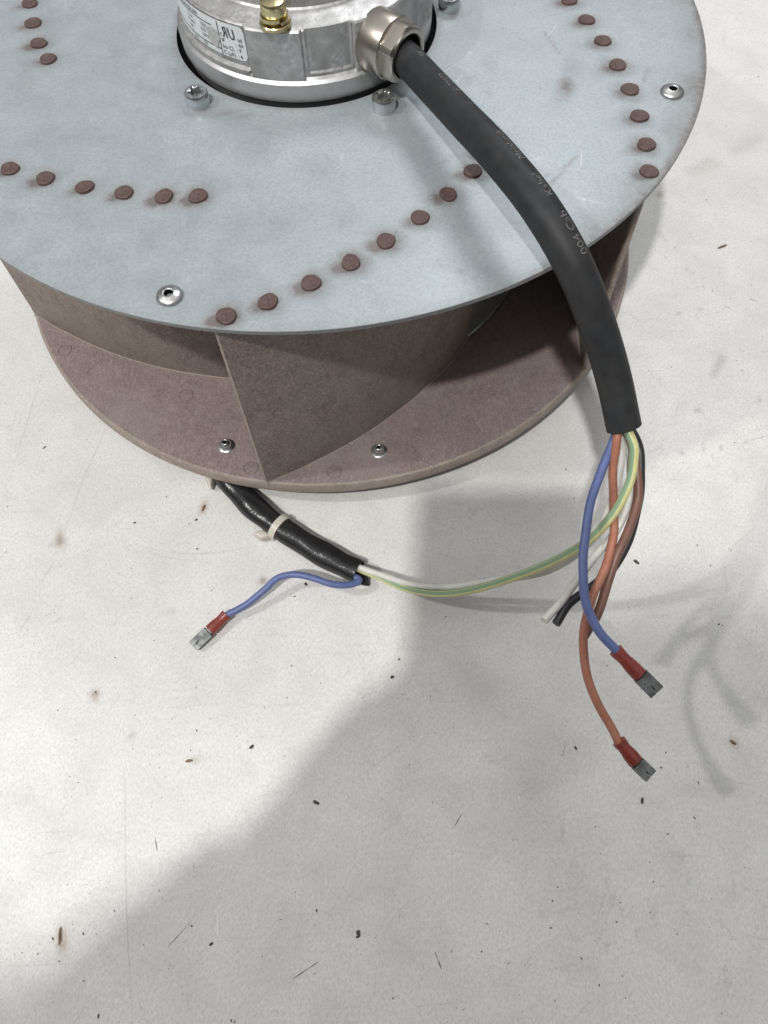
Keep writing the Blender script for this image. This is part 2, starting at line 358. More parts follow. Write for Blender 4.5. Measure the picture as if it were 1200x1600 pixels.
def polar(r, deg, z=0): return Vector((r*math.cos(R(deg)), r*math.sin(R(deg)), z))
tab_pos = [(polar(r, a+off, Z0), R(a+off)) for off in ROWS.values() for a, r in TABS]
screw_px = [(307, 150), (600, 157), (702, 1)]
screw_pos = [at(x, y, Z0+0.0035) for x, y in screw_px]
rivet_pos = [at(264, 460, Z0+0.001), at(1051, 141, Z0+0.001)]

def back_plate():
    rs = np.concatenate([np.linspace(RH, RD-0.0006, 88), [RD-0.0001, RD]]); n = 640
    th = np.arange(n)*2*np.pi/n; RR, TT = np.meshgrid(rs, th, indexing='ij'); X, Y = RR*np.cos(TT), RR*np.sin(TT)
    Z = np.full_like(X, Z0); Z[-2] -= 0.00005; Z[-1] -= 0.0003; m = len(rs)
    for p, _ in tab_pos: Z -= 0.00045*np.exp(-(np.hypot(X-p.x, Y-p.y)/.0062)**4)*(RR < RD-.002)
    Z += 0.00012*np.sin(TT*5+1)*((RR-RH)/(RD-RH))**2
    G = np.zeros_like(X); S = np.zeros_like(X)
    def blob(A, p, w, s, asp=1, ang=0):
        dx, dy = X-p[0], Y-p[1]; c, q = math.cos(ang), math.sin(ang)
        A[:] = np.maximum(A, s*np.exp(-((dx*c+dy*q)/w)**2-((-dx*q+dy*c)/(w*asp))**2))
    for k, (p, a) in enumerate(tab_pos):
        t = np.array([-p.y, p.x])/max(p.length, 1e-6)
        w = rng.uniform(.7, 1.25)
        # dirt dragged away behind each tab
        blob(G, (p.x-0.0030, p.y-0.0018), .0050, 1.3*w, .75, .5); blob(G, (p.x, p.y), .0060, 1.0*w); blob(G, (p.x-.0065, p.y-.003), .0065, .32*w, .6, .5)
        if (a % (2*math.pi)) > math.pi and p.x > .09: blob(G, (p.x+0.001, p.y-0.0045), .004, .6*w)
    for p in screw_pos: blob(G, (p.x+.002, p.y-.005), .0055, .5, .7, .5)
    for p in rivet_pos: blob(G, (p.x-.003, p.y+.001), .0075, .22)
    def px(x, y): return at(x, y, Z0)
    for x, y, w, s, asp, ang in ((885, 135, .0035, .95, 1.9, -.25), (893, 108, .004, .3, 2.2, -.2), (878, 155, .0035, .4, .4, .2), (350, 178, .006, .5, .35, .15), (382, 181, .0045, .5, .3, .3), (720, 425, .0016, .35, 1, 0),
                                 (1072, 225, .008, .3, 1.5, .2), (1045, 245, .006, .2, 1.4, .2), (790, 440, .005, .22, .6, 0), (640, 497, .004, .2, .5, 0), (70, 20, .02, .06, 1, 0)):
        blob(G, px(x, y), w, s, asp, ang)
    for k in range(70):
        a_, r_ = rng.uniform(-3.2, .6), rng.uniform(.075, .175)
        blob(G, (r_*math.cos(a_), r_*math.sin(a_)), rng.uniform(.002, .012), rng.uniform(.06, .2), rng.uniform(.15, .9), rng.uniform(0, 3))
    # grimy rim on the right side and a thin line all round
    rim = np.exp(-((RD-RR)/.0035)**2); side = np.clip(np.cos(TT-R(-16))*2.2-1.25, 0, 1)
    G = np.maximum(G, rim*(0.18+0.8*side)); G = np.maximum(G, np.exp(-((RD-RR)/.012)**2)*.85*side*(0.55+.45*np.sin(TT*23)*np.sin(TT*9+1)))
    G = np.maximum(G, np.exp(-((RR-RH)/.0022)**2)*.45)
    def line(A, pts, w, s):
        P = [px(x, y) for x, y in pts]
        for p, q in zip(P[:-1], P[1:]):
            d, _ = seg_dist(X, Y, p, q); A[:] = np.maximum(A, s*np.exp(-(d/w)**2))
    for pts, s in (([(735, 82), (732, 92)], .8), ([(722, 117), (718, 125), (704, 132)], .7), ([(843, 245), (837, 253), (846, 262)], .7), ([(893, 290), (905, 300)], .6), ([(902, 309), (920, 313), (950, 321)], .7),
                   ([(693, 205), (693, 220), (730, 248), (790, 330), (850, 400)], .32), ([(560, 443), (585, 436)], .5), ([(835, 250), (820, 250)], .5), ([(535, 242), (534, 250)], .6)):
        line(S, pts, .0005, s)
    for pts, s in (([(900, 245), (858, 290)], .35), ([(850, 50), (875, 84)], .4), ([(1003, 136), (1013, 106)], .4), ([(998, 155), (988, 168)], .4), ([(705, 245), (688, 257)], .3)):
        line(G, pts, .0008, s)
    top = np.stack([X, Y, Z], -1).reshape(-1, 3); V = [tuple(v) for v in top]; Fc = []; mi = []
    for i in range(m-1):
        for k in range(n): Fc.append((i*n+k, (i+1)*n+k, (i+1)*n+(k+1) % n, i*n+(k+1) % n)); mi.append(0)
    b = len(V)
    for rr, zz in ((RD+0.00005, Z0-.0008), (RD-.0001, Z0-.0021), (RH, Z0-.0021)):
        V += [(rr*math.cos(a), rr*math.sin(a), zz) for a in th]
    rings = [(m-1)*n, b, b+n, b+2*n, 0]
    for q in range(4):
        for k in range(n): Fc.append((rings[q]+k, rings[q+1]+k, rings[q+1]+(k+1) % n, rings[q]+(k+1) % n)); mi.append(1 if q < 2 or q == 3 else 0)
    me = mesh('back_plate', V, Fc, True, (M['galv'], M['edge']), mi, sharp=35)
    for nm, A in (('grime', G), ('scratch', S)):
        vals = np.zeros(len(V), np.float32); vals[:A.size] = A.ravel()
        me.attributes.new(nm, 'FLOAT', 'POINT').data.foreach_set('value', vals)
    return put('back_plate', me, fan)
back_plate()

# heat-staked tabs
def tab_mesh(seed):
    g = random.Random(seed); n = 28; prof = [(0.0038, -.0008), (0.00382, .0004), (0.0036, .00075), (0.0030, .00085), (0.0021, .00050), (0.0010, .00040)]
    V = []; Fc = []; sq = g.uniform(.88, 1.0); tx, ty = g.uniform(-.06, .06), g.uniform(-.06, .06)
    for r, z in prof:
        for k in range(n):
            a = 2*math.pi*k/n; w = 1+.035*math.sin(2*a+seed*1.7)+.03*math.sin(3*a+seed)+.015*math.sin(5*a+2*seed)
            x, y = r*w*math.cos(a), r*w*sq*math.sin(a); V.append((x, y, z+(tx*x+ty*y if z > 0 else 0)))
    for i in range(len(prof)-1):
        for k in range(n): Fc.append((i*n+k, i*n+(k+1) % n, (i+1)*n+(k+1) % n, (i+1)*n+k))
    V.append((0, 0, .00042)); c = len(V)-1; b = (len(prof)-1)*n
    Fc += [(b+k, b+(k+1) % n, c) for k in range(n)]
    return mesh('tab', V, Fc, True, (M['tab'],), sharp=50)
TM = [tab_mesh(s) for s in range(11)]
for k, (p, a) in enumerate(tab_pos): put('tab', TM[(k*5) % 11], fan, (p.x, p.y, Z0-.0002), a+random.uniform(-.3, .3))

# rivets on the plate, screws round the hub
rv = lathe([(.0049, -.0003), (.0050, .0004), (.0047, .0010), (.0036, .0016), (.0027, .0018), (.0022, .0021), (.0019, .0021), (.0016, .0018), (.0014, -.0002), (.0001, -.0004)], 36)
RVM = mesh('rivet', rv[0], rv[1], True, (M['alu'], M['dark']), [0]*(36*7)+[1]*72, sharp=50)
for p in rivet_pos: put('rivet', RVM, fan, (p.x, p.y, Z0))
def screw_mesh():
    n = 48; V, Fc, mi = [], [], []
    prof = [(.0049, -.001, 0), (.0050, .0002, 0), (.0050, .0050, 0), (.0046, .0056, 0), (.0031, .0057, 0), (.0027, .0054, 1), (.0024, .0030, 1), (.0001, .0029, 1)]
    for r, z, star in prof:
        for k in range(n):
            a = 2*math.pi*k/n; rr = r*(1+.17*math.cos(6*a)) if star else r
            V.append((rr*math.cos(a), rr*math.sin(a), z))
    for i in range(len(prof)-1):
        for k in range(n): Fc.append((i*n+k, i*n+(k+1) % n, (i+1)*n+(k+1) % n, (i+1)*n+k)); mi.append(1 if i >= 5 else 0)
    return mesh('screw', V, Fc, True, (M['zinc'], M['tin']), mi, sharp=40)
SM = screw_mesh()
for p in screw_pos + [polar(.0695, 77), polar(.0695, 151)]: put('screw', SM, fan, (p.x, p.y, Z0), random.uniform(0, 1))

# shroud ring with inlet collar
T = RING_T
prof = [(.1195, ZR), (.150, ZR), (.1785, ZR), (.1796, ZR-.0003), (.1801, ZR-.0011), (.1803, ZR-T+.0008), (.1795, ZR-T), (.1195, ZR-T)]
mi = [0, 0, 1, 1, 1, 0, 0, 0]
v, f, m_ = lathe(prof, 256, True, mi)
ring = put('shroud_ring', mesh('shroud_ring', v, [q[::-1] for q in f], True, (M['brown'], M['worn_highlight']), m_, sharp=30), fan)
cl = lathe([(.1190, 0.0002), (.1190, ZR+.0008), (.1183, ZR+.0016), (.1172, ZR+.0016), (.1166, ZR+.0006), (.1166, 0.0002)], 192, True)
put('inlet_collar', mesh('inlet_collar', cl[0], cl[1], True, (M['rotor'],), sharp=35), ring)
# moulding marks and rivets on the ring
mk = lathe([(.0040, -.0002), (.0040, .00002), (.00385, .00030), (.0034, .00030), (.0032, -.00003), (.0001, -.00003)], 32)
MKM = mesh('moulding_mark', mk[0], mk[1], True, (M['brown'],), sharp=40)
marks = set()
for x, y in ((290, 617), (392, 731), (522, 737), (710, 617), (875, 589), (101, 547)):
    p = at(x, y, ZR); put('moulding_mark', MKM, ring, (p.x, p.y, ZR+.00004))
rr_ = lathe([(.0042, -.0002), (.0042, .0006), (.0036, .0009), (.0029, .0010), (.0026, .0028), (.0021, .0038), (.0014, .0042), (.0011, .0040), (.0010, .0022), (.0001, .0020)], 32)
RRM = mesh('ring_rivet', rr_[0], rr_[1], True, (M['zinc'], M['dark']), [0]*(32*8)+[1]*32, sharp=50)
for x, y in ((354, 697), (592, 705)):
    p = at(x, y, ZR); put('ring_rivet', RRM, ring, (p.x, p.y, ZR))

# six backward-curved blades
def blade_mesh():
    pts = spline([polar(r, a) for a, r in LINE], 5); pts.insert(1, pts[0]+(pts[1]-pts[0]).normalized()*.0009); n = len(pts); Tn, _, _, S = frames(pts)
    zb, zt = ZR-.0008, Z0-.0022
    lev = [(zb, .0024), (ZR+.0001, .0019), (ZR+.00045, .0015), (ZR+.006, .00135)] + [(ZR+.006+(zt-ZR-.006)*k/5, .0013) for k in range(1, 6)]
    V = []; Fc = []; mi = []; L = len(lev); SA = np.array(S); PA = np.array([tuple(p) for p in pts]); TA = np.array([tuple(q) for q in Tn])
    for i in range(n):
        e = .45 if i == 0 else 1.0
        for s in (1, -1):
            for z, h in lev:
                w = (zt-z)/(zt-zb); frac = SA[i]/SA[-1]; q = SA[i]-SA[-1]*.19*w*max(0, (frac-.55)/.45)   # leading edge cut on a slant
                p = Vector([np.interp(q, SA, PA[:, k]) for k in range(3)]); tt = Vector([np.interp(q, SA, TA[:, k]) for k in range(3)]).normalized()
                nor = Vector((-tt.y, tt.x, 0))
                p = p + nor*(s*h*e) + p.normalized()*(0.0026*w)*max(0, 1-i/12)      # the outer tip leans slightly towards the ring
                V.append((p.x, p.y, z))
    def id_(i, s, k): return i*2*L+s*L+k
    for i in range(n-1):
        for k in range(L-1):
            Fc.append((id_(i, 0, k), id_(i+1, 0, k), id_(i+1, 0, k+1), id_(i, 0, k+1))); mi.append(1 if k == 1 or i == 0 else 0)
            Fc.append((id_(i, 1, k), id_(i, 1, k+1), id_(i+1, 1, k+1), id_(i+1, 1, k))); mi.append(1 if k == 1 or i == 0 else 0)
        Fc.append((id_(i, 0, L-1), id_(i+1, 0, L-1), id_(i+1, 1, L-1), id_(i, 1, L-1))); mi.append(0)
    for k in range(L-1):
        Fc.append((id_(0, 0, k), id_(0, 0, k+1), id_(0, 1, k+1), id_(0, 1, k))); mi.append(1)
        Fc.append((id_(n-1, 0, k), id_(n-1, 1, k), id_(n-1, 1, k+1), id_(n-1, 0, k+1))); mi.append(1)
    return mesh('blade', V, Fc, True, (M['blade'], M['worn_highlight']), mi, sharp=40)
BM = blade_mesh()
for off in ROWS.values(): put('blade', BM, fan, (0, 0, 0), R(off))

# motor: rotor under the plate, dark gap, cast housing
ro = lathe([(.0572, Z0-.0062), (.0565, Z0-.008), (.0555, Z0-.060), (.0535, Z0-.068), (.048, Z0-.072), (.0001, Z0-.073)], 96)
put('rotor', mesh('rotor', ro[0], [q[::-1] for q in ro[1]], True, (M['rotor'],), sharp=40), fan)
gp = lathe([(.0606, Z0-.0023), (.0580, Z0-.0036), (.0540, Z0-.0042)], 256)
put('gap_shade', mesh('gap_shade', gp[0], gp[1], True, (M['dark'],)), fan)  # near-black ring put into the open gap in place of its shade

def housing():
    n = 720
    prof = [(-.0050, .0556), (.0000, .0570), (.0008, .0575), (.0070, .0577), (.0080, .0575), (.0090, .0562), (.0100, .0552), (.0112, .0552), (.0120, .0552), (.0145, .0552), (.020, .0552), (.0265, .0551), (.0280, .0549), (.0287, .0543), (.0291, .0534),
            (.0300, .0490), (.0306, .0452), (.0312, .0444), (.0345, .0438), (.0350, .0430), (.0352, .0380), (.0352, .0001)]
    V, Fc, mi = [], [], []
    def ss(x): x = max(0, min(1, x)); return x*x*(3-2*x)
    def win(a, lo, hi, w=.5): return ss((a-lo)/w)*ss((hi-a)/w)
    for j, (z, r) in enumerate(prof):
        for k in range(n):
            a = -180+360*k/n; q = r
            if .0095 <= z <= .0288:
                lab = win(a, -178, -113.0, .8)                              # sunken band for the label, ledge below
                if z >= .0118: q -= .0007*lab
                else: q += .0010*lab
                q += .0010*win(a, -112.6, -88.6, .6)*(1 if z > .0098 else 0)
                pan = win(a, -87.4, -67.5, .8)*(1 if .0118 <= z <= .0283 else 0)
                q -= .0006*pan
                q += .0014*win(a, -67.0, -22, 1.2)*(1 if z > .0098 else .4)     # boss behind the gland
                q += .0005*win(a, 40, 95, 1.5)
            q += .00002*math.sin(R(a)*7+z*300)
            V.append((q*math.cos(R(a)), q*math.sin(R(a)), Z0+z))
    for i in range(len(prof)-1):
        for k in range(n): Fc.append((i*n+k, i*n+(k+1) % n, (i+1)*n+(k+1) % n, (i+1)*n+k)); mi.append(1 if i < 5 else 0)
    return put('motor_housing', mesh('motor_housing', V, Fc, True, (M['cast'], M['machined']), mi, sharp=18), fan)
motor = housing()

# rating label wrapped round the housing
RL = .05475
def on_label(s, h, dr=0.0):                                        # s metres to the right of the label's left end, h above the plate
    a = R(-172)+s/RL; r = RL+dr; return (r*math.cos(a), r*math.sin(a), Z0+h)
LW = RL*R(172-113.6); LB, LT = .0142, .0278
def label():
    n, mrow = 90, 14; V, Fc = [], []; rc = .0022
    for i in range(n+1):
        s = LW*i/n
        e = max(0, s-(LW-rc)); cut = rc-math.sqrt(max(0, rc*rc-e*e))
        for j in range(mrow+1): V.append(on_label(s, LB+cut+(LT-LB-2*cut)*j/mrow, .00012))
    for i in range(n):
        for j in range(mrow): a = i*(mrow+1)+j; Fc.append((a, a+mrow+1, a+mrow+2, a+1))
    lb = put('rating_label', mesh('rating_label', V, Fc, True, (M['label'],)), fan)
    tag(lb, label='silver rating label with black printing')
    parts = []
    def txt(s, x, y, size, ws=1.0, mirror=False, slant=0):
        v, fc = text_geo(s, size, ws)
        if mirror: mx = max(p[0] for p in v); v = [(mx-p[0], p[1]) for p in v]
        parts.append(([on_label(x+p[0]+slant*p[1], y+p[1], .0003) for p in v], fc))
    def bar(x0, y0, x1, y1, w=.00018):
        vs = []; fs = []; k = max(2, int(abs(x1-x0)/.0015)); dx, dy = x1-x0, y1-y0; L = math.hypot(dx, dy); nx, ny = -dy/L*w, dx/L*w
        for i in range(k+1):
            t = i/k; vs += [on_label(x0+dx*t+nx, y0+dy*t+ny, .0003), on_label(x0+dx*t-nx, y0+dy*t-ny, .0003)]
        fs = [(2*i, 2*i+1, 2*i+3, 2*i+2) for i in range(k)]; parts.append((vs, fs))
    d = LW-.0126                                                   # divider
    bar(d, LB+.0002, d, LT-.0003); bar(.004, LT-.0030, d-.0035, LT-.0030); bar(.004, LB+.0023, d, LB+.0023)
    txt('R', d+.0022, LT-.0058, .0062, .72, True, -.12); txt('U', d+.0052, LT-.0058, .0062, .72, False, -.12)
    txt('R', d+.0024, LT-.0058, .0062, .72, True, -.12); txt('U', d+.0054, LT-.0058, .0062, .72, False, -.12)
    txt('c', d+.0007, LT-.0056, .0028); txt('us', d+.0092, LT-.0060, .0028, .9)
    txt('IP', d+.0009, LT-.0080, .0023); txt(': 44', d+.0080, LT-.0082, .0023)
    txt('Ins CL', d+.0009, LT-.0104, .0023); txt(': F', d+.0080, LT-.0104, .0023)
    txt('C (µF)', d+.0009, LT-.0128, .0023); txt(': 4', d+.0080, LT-.0128, .0023)
    txt('R2E250-AU0 K00 696', .0115, LT-.0024, .0024, .93)
    for k, (a, b) in enumerate((('1/min', '1500'), ('P (kW)', '0,55'), ('I (A)', '120/250'))):
        txt(a, d-.0205, LT-.0054-.0021*k, .0019); txt(b, d-.0110, LT-.0054-.0021*k, .0019)
    txt('T  60 F   I   020', d-.0200, LB+.0005, .0018)
    V, Fc = join(parts); put('printing', mesh('printing', V, Fc, False, (M['ink'],)), lb)
    V = []; n = 26
    for k in range(n):
        a = 2*math.pi*k/n; q = 1+.12*math.sin(3*a)+.08*math.sin(5*a+1); V.append(on_label(d-.0034+.0034*q*math.cos(a), LB+.0062+.0039*q*math.sin(a), .00045))
    put('rubbed_patch', mesh('rubbed_patch', V, [tuple(range(n))], False, (M['wearpatch'],)), lb)
label()

# earth screw with washers on the housing shoulder
ep = at(430, 33, Z0+.0312)
def ring_mesh(r0, r1, z0, z1, n=40):
    v, f, _ = lathe([(r0, z0), (r1-.0003, z0), (r1, z0+.0003), (r1, z1-.0003), (r1-.0003, z1), (r0, z1)], n, True); return v, f
ez = Z0+.0297
es = put('earth_screw', mesh('earth_screw', *lathe([(.0029, 0), (.0029, .0045), (.0047, .0046), (.0050, .0052), (.0050, .0085), (.0046, .0092), (.0030, .0097), (.0001, .0098)], 40)[:2], True, (M['brass'],), sharp=40), fan, (ep.x, ep.y, ez))
v, f = ring_mesh(.0030, .0062, 0, .0017); put('washer', mesh('washer', v, f, True, (M['brass'],), sharp=40), es, (ep.x, ep.y, ez+.0002))
V, Fc = [], []; n = 44
for k in range(n+1):                                               # split spring washer
    a = R(-62)+2*math.pi*.985*k/n; z = .0022+.0012*k/n
    for r, dz in ((.0032, 0), (.0056, 0), (.0056, .0013), (.0032, .0013)): V.append((r*math.cos(a), r*math.sin(a), z+dz))
for k in range(n):
    for q in range(4): Fc.append((k*4+q, k*4+(q+1) % 4, k*4+4+(q+1) % 4, k*4+4+q))
Fc += [(3, 2, 1, 0), (n*4, n*4+1, n*4+2, n*4+3)]
put('spring_washer', mesh('spring_washer', V, Fc, True, (M['brass'],), sharp=40), es, (ep.x, ep.y, ez))

# cable gland
G0 = Vector((.0290, -.0428, Z0+.0180)); GD = Vector((math.cos(R(-45.4)), math.sin(R(-45.4)), 0)); GX = Vector((-GD.y, GD.x, 0)); GZ = Vector((0, 0, 1))
def along(profile, n, hexn=()):
    V, Fc = [], []
    for j, (r, s) in enumerate(profile):
        for k in range(n):
            a = 2*math.pi*k/n; q = r
            if j in hexn:
                b = (a+math.pi/6) % (math.pi/3)-math.pi/6; q = min(r/math.cos(b), r*1.105)
            V.append(G0+GD*s+GX*(q*math.cos(a))+GZ*(q*math.sin(a)))
    for i in range(len(profile)-1):
        for k in range(n): Fc.append((i*n+k, i*n+(k+1) % n, (i+1)*n+(k+1) % n, (i+1)*n+k))
    return V, [q[::-1] for q in Fc]
V, Fc = along([(.0060, .0012), (.0106, .0012), (.0115, .0018), (.0118, .0028), (.0118, .0125), (.0116, .0134), (.0108, .0138), (.0080, .0138)], 72)
gland = put('cable_gland', mesh('cable_gland', V, Fc, True, (M['nickel'],), sharp=30), fan)
V, Fc = along([(.0100, .0136), (.0101, .0142), (.0101, .0200), (.0097, .0207), (.0084, .0207), (.0080, .0202), (.0079, .0120)], 72, (0, 1, 2))
put('gland_nut', mesh('gland_nut', V, Fc, True, (M['nickel'],), sharp=25), gland)
V, Fc = along([(.0079, .0160), (.0072, .0168), (.0062, .0164), (.0060, .0120)], 48)
put('gland_seal', mesh('gland_seal', V, Fc, True, (M['dark'],)), gland)

# ------------------------------------------------------------------ power cable hanging over the rim
E0 = at(975, 668, .107)
pc = empty('power_cable', (E0.x, E0.y, 0))
tag(pc, 'thick black rubber cable from the gland, fanning out into coloured wires', 'cable')
CR = .0064
start = G0+GD*.0125; start.z -= 0.0
CP = spline([start, G0+GD*.0205+Vector((-.0003, -.0014, -.0004)), at(668, 127, Z0+.0185), at(722, 184, Z0+.0222), at(786, 252, Z0+.0262), at(846, 328, Z0+.0255), at(893, 408, Z0+.0180), at(930, 498, Z0+.0020), at(957, 585, Z0-.0155), E0], 9)
def cab_r(t): return CR
v, f, uv, mi = tube(CP, cab_r, 36, hollow=.80, mi_end=1)
sheath = put('sheath', mesh('sheath', v, f, True, (M['rubber'], M['dark']), mi, uv, sharp=45), pc)
def cable_print():
    Tn, N, B, S = frames(CP); S = np.array(S); total = S[-1]
    P = np.array([tuple(p) for p in CP]); Nn = np.array([tuple(x) for x in N]); Bn = np.array([tuple(x) for x in B])
    parts = []
    def word(s, s_start, size, phi0):
        vv, ff = text_geo(s, size); out = []
        for x, y in vv:
            q = s_start-x; i = [np.interp(q, S, P[:, k]) for k in range(3)]; nn = [np.interp(q, S, Nn[:, k]) for k in range(3)]; bb = [np.interp(q, S, Bn[:, k]) for k in range(3)]
            ph = phi0-y/CR
            nv, bv = Vector(nn).normalized(), Vector(bb).normalized()
            out.append(Vector(i)+(bv*math.cos(ph)+nv*math.sin(ph))*(CR+.00008))
        parts.append((out, ff))
    ph = PRINT_PHI
    def s_at(px, py):                                              # arc length nearest to a pixel of the photograph
        d = (RT*((px-600)/F_PX)-UP*((py-800)/F_PX)+FW).normalized()
        return S[int(np.argmin([((p-CAM)-d*(p-CAM).dot(d)).length for p in CP]))]
    word('004 Cab', s_at(900, 400), .0042, ph); word('Kabel', s_at(856, 318), .0042, ph); word('Meinhardt', s_at(814, 264), .0042, ph); word('/', s_at(738, 180), .0045, ph); word('E172073', s_at(722, 160), .0042, ph); word('SK', s_at(664, 102), .0042, ph)
    V, Fc = join(parts); o = put('printing', mesh('printing', V, Fc, False, (M['print'],)), sheath); return o
PRINT_PHI = R(118)
cable_print()

def wire(name, pts, r, mat, parent, ref=(0, 0, 1), n=14, end=None):
    path = spline(pts, 8); g = random.Random(len(pts)*7+int(pts[1][0]*1e5)); q = [g.uniform(0, 6.3) for _ in range(4)]
    path = [p+Vector((math.sin(i*.26+q[0])+.4*math.sin(i*.6+q[1]), math.sin(i*.23+q[2]), math.sin(i*.3+q[3])))*.00017 for i, p in enumerate(path)]
    v, f, uv, mi = tube(path, r, n, ref, mi_end=1)
    return put(name, mesh(name, v, f, True, (mat, end or mat), mi, uv, sharp=50), parent), path
def W(*q): return [at(x, y, h) for x, y, h in q]
axis = (CP[-1]-CP[-2]).normalized(); sx_ = axis.cross(Vector((0, 0, 1))).normalized(); sy_ = sx_.cross(axis)
def root(a, rr=.0035): return CP[-1]-axis*.010+sx_*(rr*math.cos(a))+sy_*(rr*math.sin(a))
WR = .00165
def terminal(parent, a, b, c, up=None, flip=1, wide=.0031):
    """crimp sleeve from a to b and flat receptacle from b to c"""
    d1 = (b-a).normalized(); view = (CAM-b).normalized(); nz = up or view
    path = [a+(b-a)*t for t in np.linspace(0, 1, 9)]
    v, f, uv, mi = tube(path, lambda t: .0027-.0004*math.sin(min(1, t*1.4)*math.pi)**2+.0002*t, 20, nz, .78, .62, mi_end=1)
    put('crimp_sleeve', mesh('crimp_sleeve', v, f, True, (M['red'], M['dark']), mi, uv, sharp=50), parent)
    d = (c-b).normalized(); nz = (nz-d*nz.dot(d)).normalized(); x = d.cross(nz); L = (c-b).length; w = wide; t = .00042
    parts = []
    s0 = b-d*.003
    parts.append(box(s0+d*.0025, d*.0030, x*.0014, nz*.0006))                        # neck into the sleeve
    p0 = b+d*.0008; half = (L-.0008)/2; ce = p0+d*half
    hgt = .0022
    parts.append(box(ce-nz*hgt*.5, d*half, x*w, nz*t))                               # flat base
    for s in (1, -1):
        parts.append(box(ce+x*s*(w-t*.9), d*half*.97, x*t, nz*(hgt*.42)))             # side wall
        k = 5
        parts.append(box(ce+x*s*(w*.53)+nz*hgt*.42, d*half*.97, x*(w*.455), nz*t*.9))  # curled-over lip
        parts.append(box(ce+x*s*(w*.20)+nz*hgt*.22, d*half*.95, x*t*.6, nz*(hgt*.20)))
    parts.append(box(ce-d*half*.36+nz*hgt*.43, d*half*.60, x*w*.20, nz*t*.8)); parts.append(box(ce+d*half*.80+nz*hgt*.40, d*half*.15, x*w*.16, nz*t*.7))
    for s in (-.35, .25):
        parts.append(box(ce+d*half*s+nz*(hgt*.1), d*half*.08, x*w*.13, nz*t))
    V, Fc = join(parts); me = mesh('spade_terminal', V, Fc, False, (M['tin'],))
    o = put('spade_terminal', me, parent)
    bv = o.modifiers.new('Bevel', 'BEVEL'); bv.width = .00022; bv.segments = 2
    return o

bl, _ = wire('blue_wire', [root(R(170))]+W((960, 684, .1035), (945, 722, .0995), (926, 776, .0955), (915, 832, .0915), (910, 886, .0875), (917, 944, .083), (937, 987, .079), (968, 1022, .0745)), WR*1.04, M['blue'], pc)
terminal(bl, at(962, 1016, .0752), at(999, 1054, .0705), at(1026, 1081, .0672))
og, _ = wire('orange_wire', [root(R(215))]+W((963, 690, .1055), (958, 735, .0965), (959, 790, .0855), (958, 838, .0825), (946, 886, .083), (925, 936, .079), (912, 985, .0735), (914, 1040, .068), (931, 1092, .064), (950, 1128, .0615), (969, 1166, .0595)), WR, M['orange'], pc)
terminal(og, at(967, 1158, .0602), at(993, 1190, .0570), at(1016, 1212, .0545), (Vector((-.4, .1, 1))).normalized(), wide=.0028)
wire('brown_wire', [root(R(80), .002)]+W((980, 690, .098), (994, 728, .0945), (997, 772, .0905), (985, 820, .0865), (967, 862, .083), (951, 905, .0785), (935, 955, .0745), (912, 996, .0705)), WR*1.08, M['brownwire'], pc)
wire('black_wire', [root(R(20))]+W((996, 690, .0985), (1000, 735, .0935), (998, 785, .088), (984, 840, .0815), (958, 886, .0765), (925, 917, .073), (890, 944, .071), (868, 974, .0715)), WR*1.05, M['blackwire'], pc)
wh, _ = wire('white_wire', [root(R(120), .001)]+W((984, 700, .0985), (986, 752, .091), (976, 800, .0845), (955, 840, .0795), (925, 876, .0755), (893, 918, .073), (873, 945, .072), (850, 970, .0725)), WR*.98, M['white'], pc)
tag(wh, label='dirty white wire cut off short')
SE = at(560, 893, .0075)                                          # open end of the sleeve on the floor
gy, _ = wire('earth_wire', [root(R(300))]+W((989, 690, .1065), (990, 720, .102), (980, 762, .0955), (960, 802, .088), (928, 838, .079), (885, 866, .069), (835, 890, .057), (780, 910, .044), (728, 924, .031), (680, 927, .021), (630, 918, .0135), (590, 901, .0095), (556, 886, .0085)), WR*1.06, M['earth'], pc)
w2, _ = wire('white_wire', [root(R(250), .0012)]+W((972, 696, .0985), (966, 742, .0925), (954, 788, .084), (938, 828, .0745), (905, 862, .064), (850, 893, .051), (790, 905, .040), (735, 913, .029), (690, 917, .0215), (640, 912, .0155), (600, 900, .0125), (570, 890, .0105), (548, 880, .0095)), WR*1.0, M['white'], pc)
tag(w2, label='white wire running on into the black sleeve')

# ------------------------------------------------------------------ sleeved lead lying on the floor
sl = empty('sleeved_lead', (SE.x, SE.y, 0))
tag(sl, 'glossy black sleeved lead with cable ties lying under the brown ring', 'cable')
SP = [polar(.140, -140, .0062), polar(.146, -130, .0060), polar(.154, -122, .0058)]+W((338, 728, .0058), (363, 757, .0062), (392, 788, .0064), (432, 820, .0064), (483, 853, .0066), (531, 879, .0070))+[SE]
path = spline(SP, 9)
def sl_r(t): return .0064*(1+.035*math.sin(t*47)+.03*math.sin(t*23+1))
v, f, uv, mi = tube(path, sl_r, 28, flat=.80, hollow=.84, mi_end=1)
v = [p+Vector((0, 0, .00016*math.sin(uv[i][1]*330+uv[i][0]*12.57)+.00025*math.sin(uv[i][1]*150-uv[i][0]*6.28+1))) for i, p in enumerate(v)]
sleeve = put('sleeve', mesh('sleeve', v, f, True, (M['shrink'], M['dark']), mi, uv, sharp=60), sl)
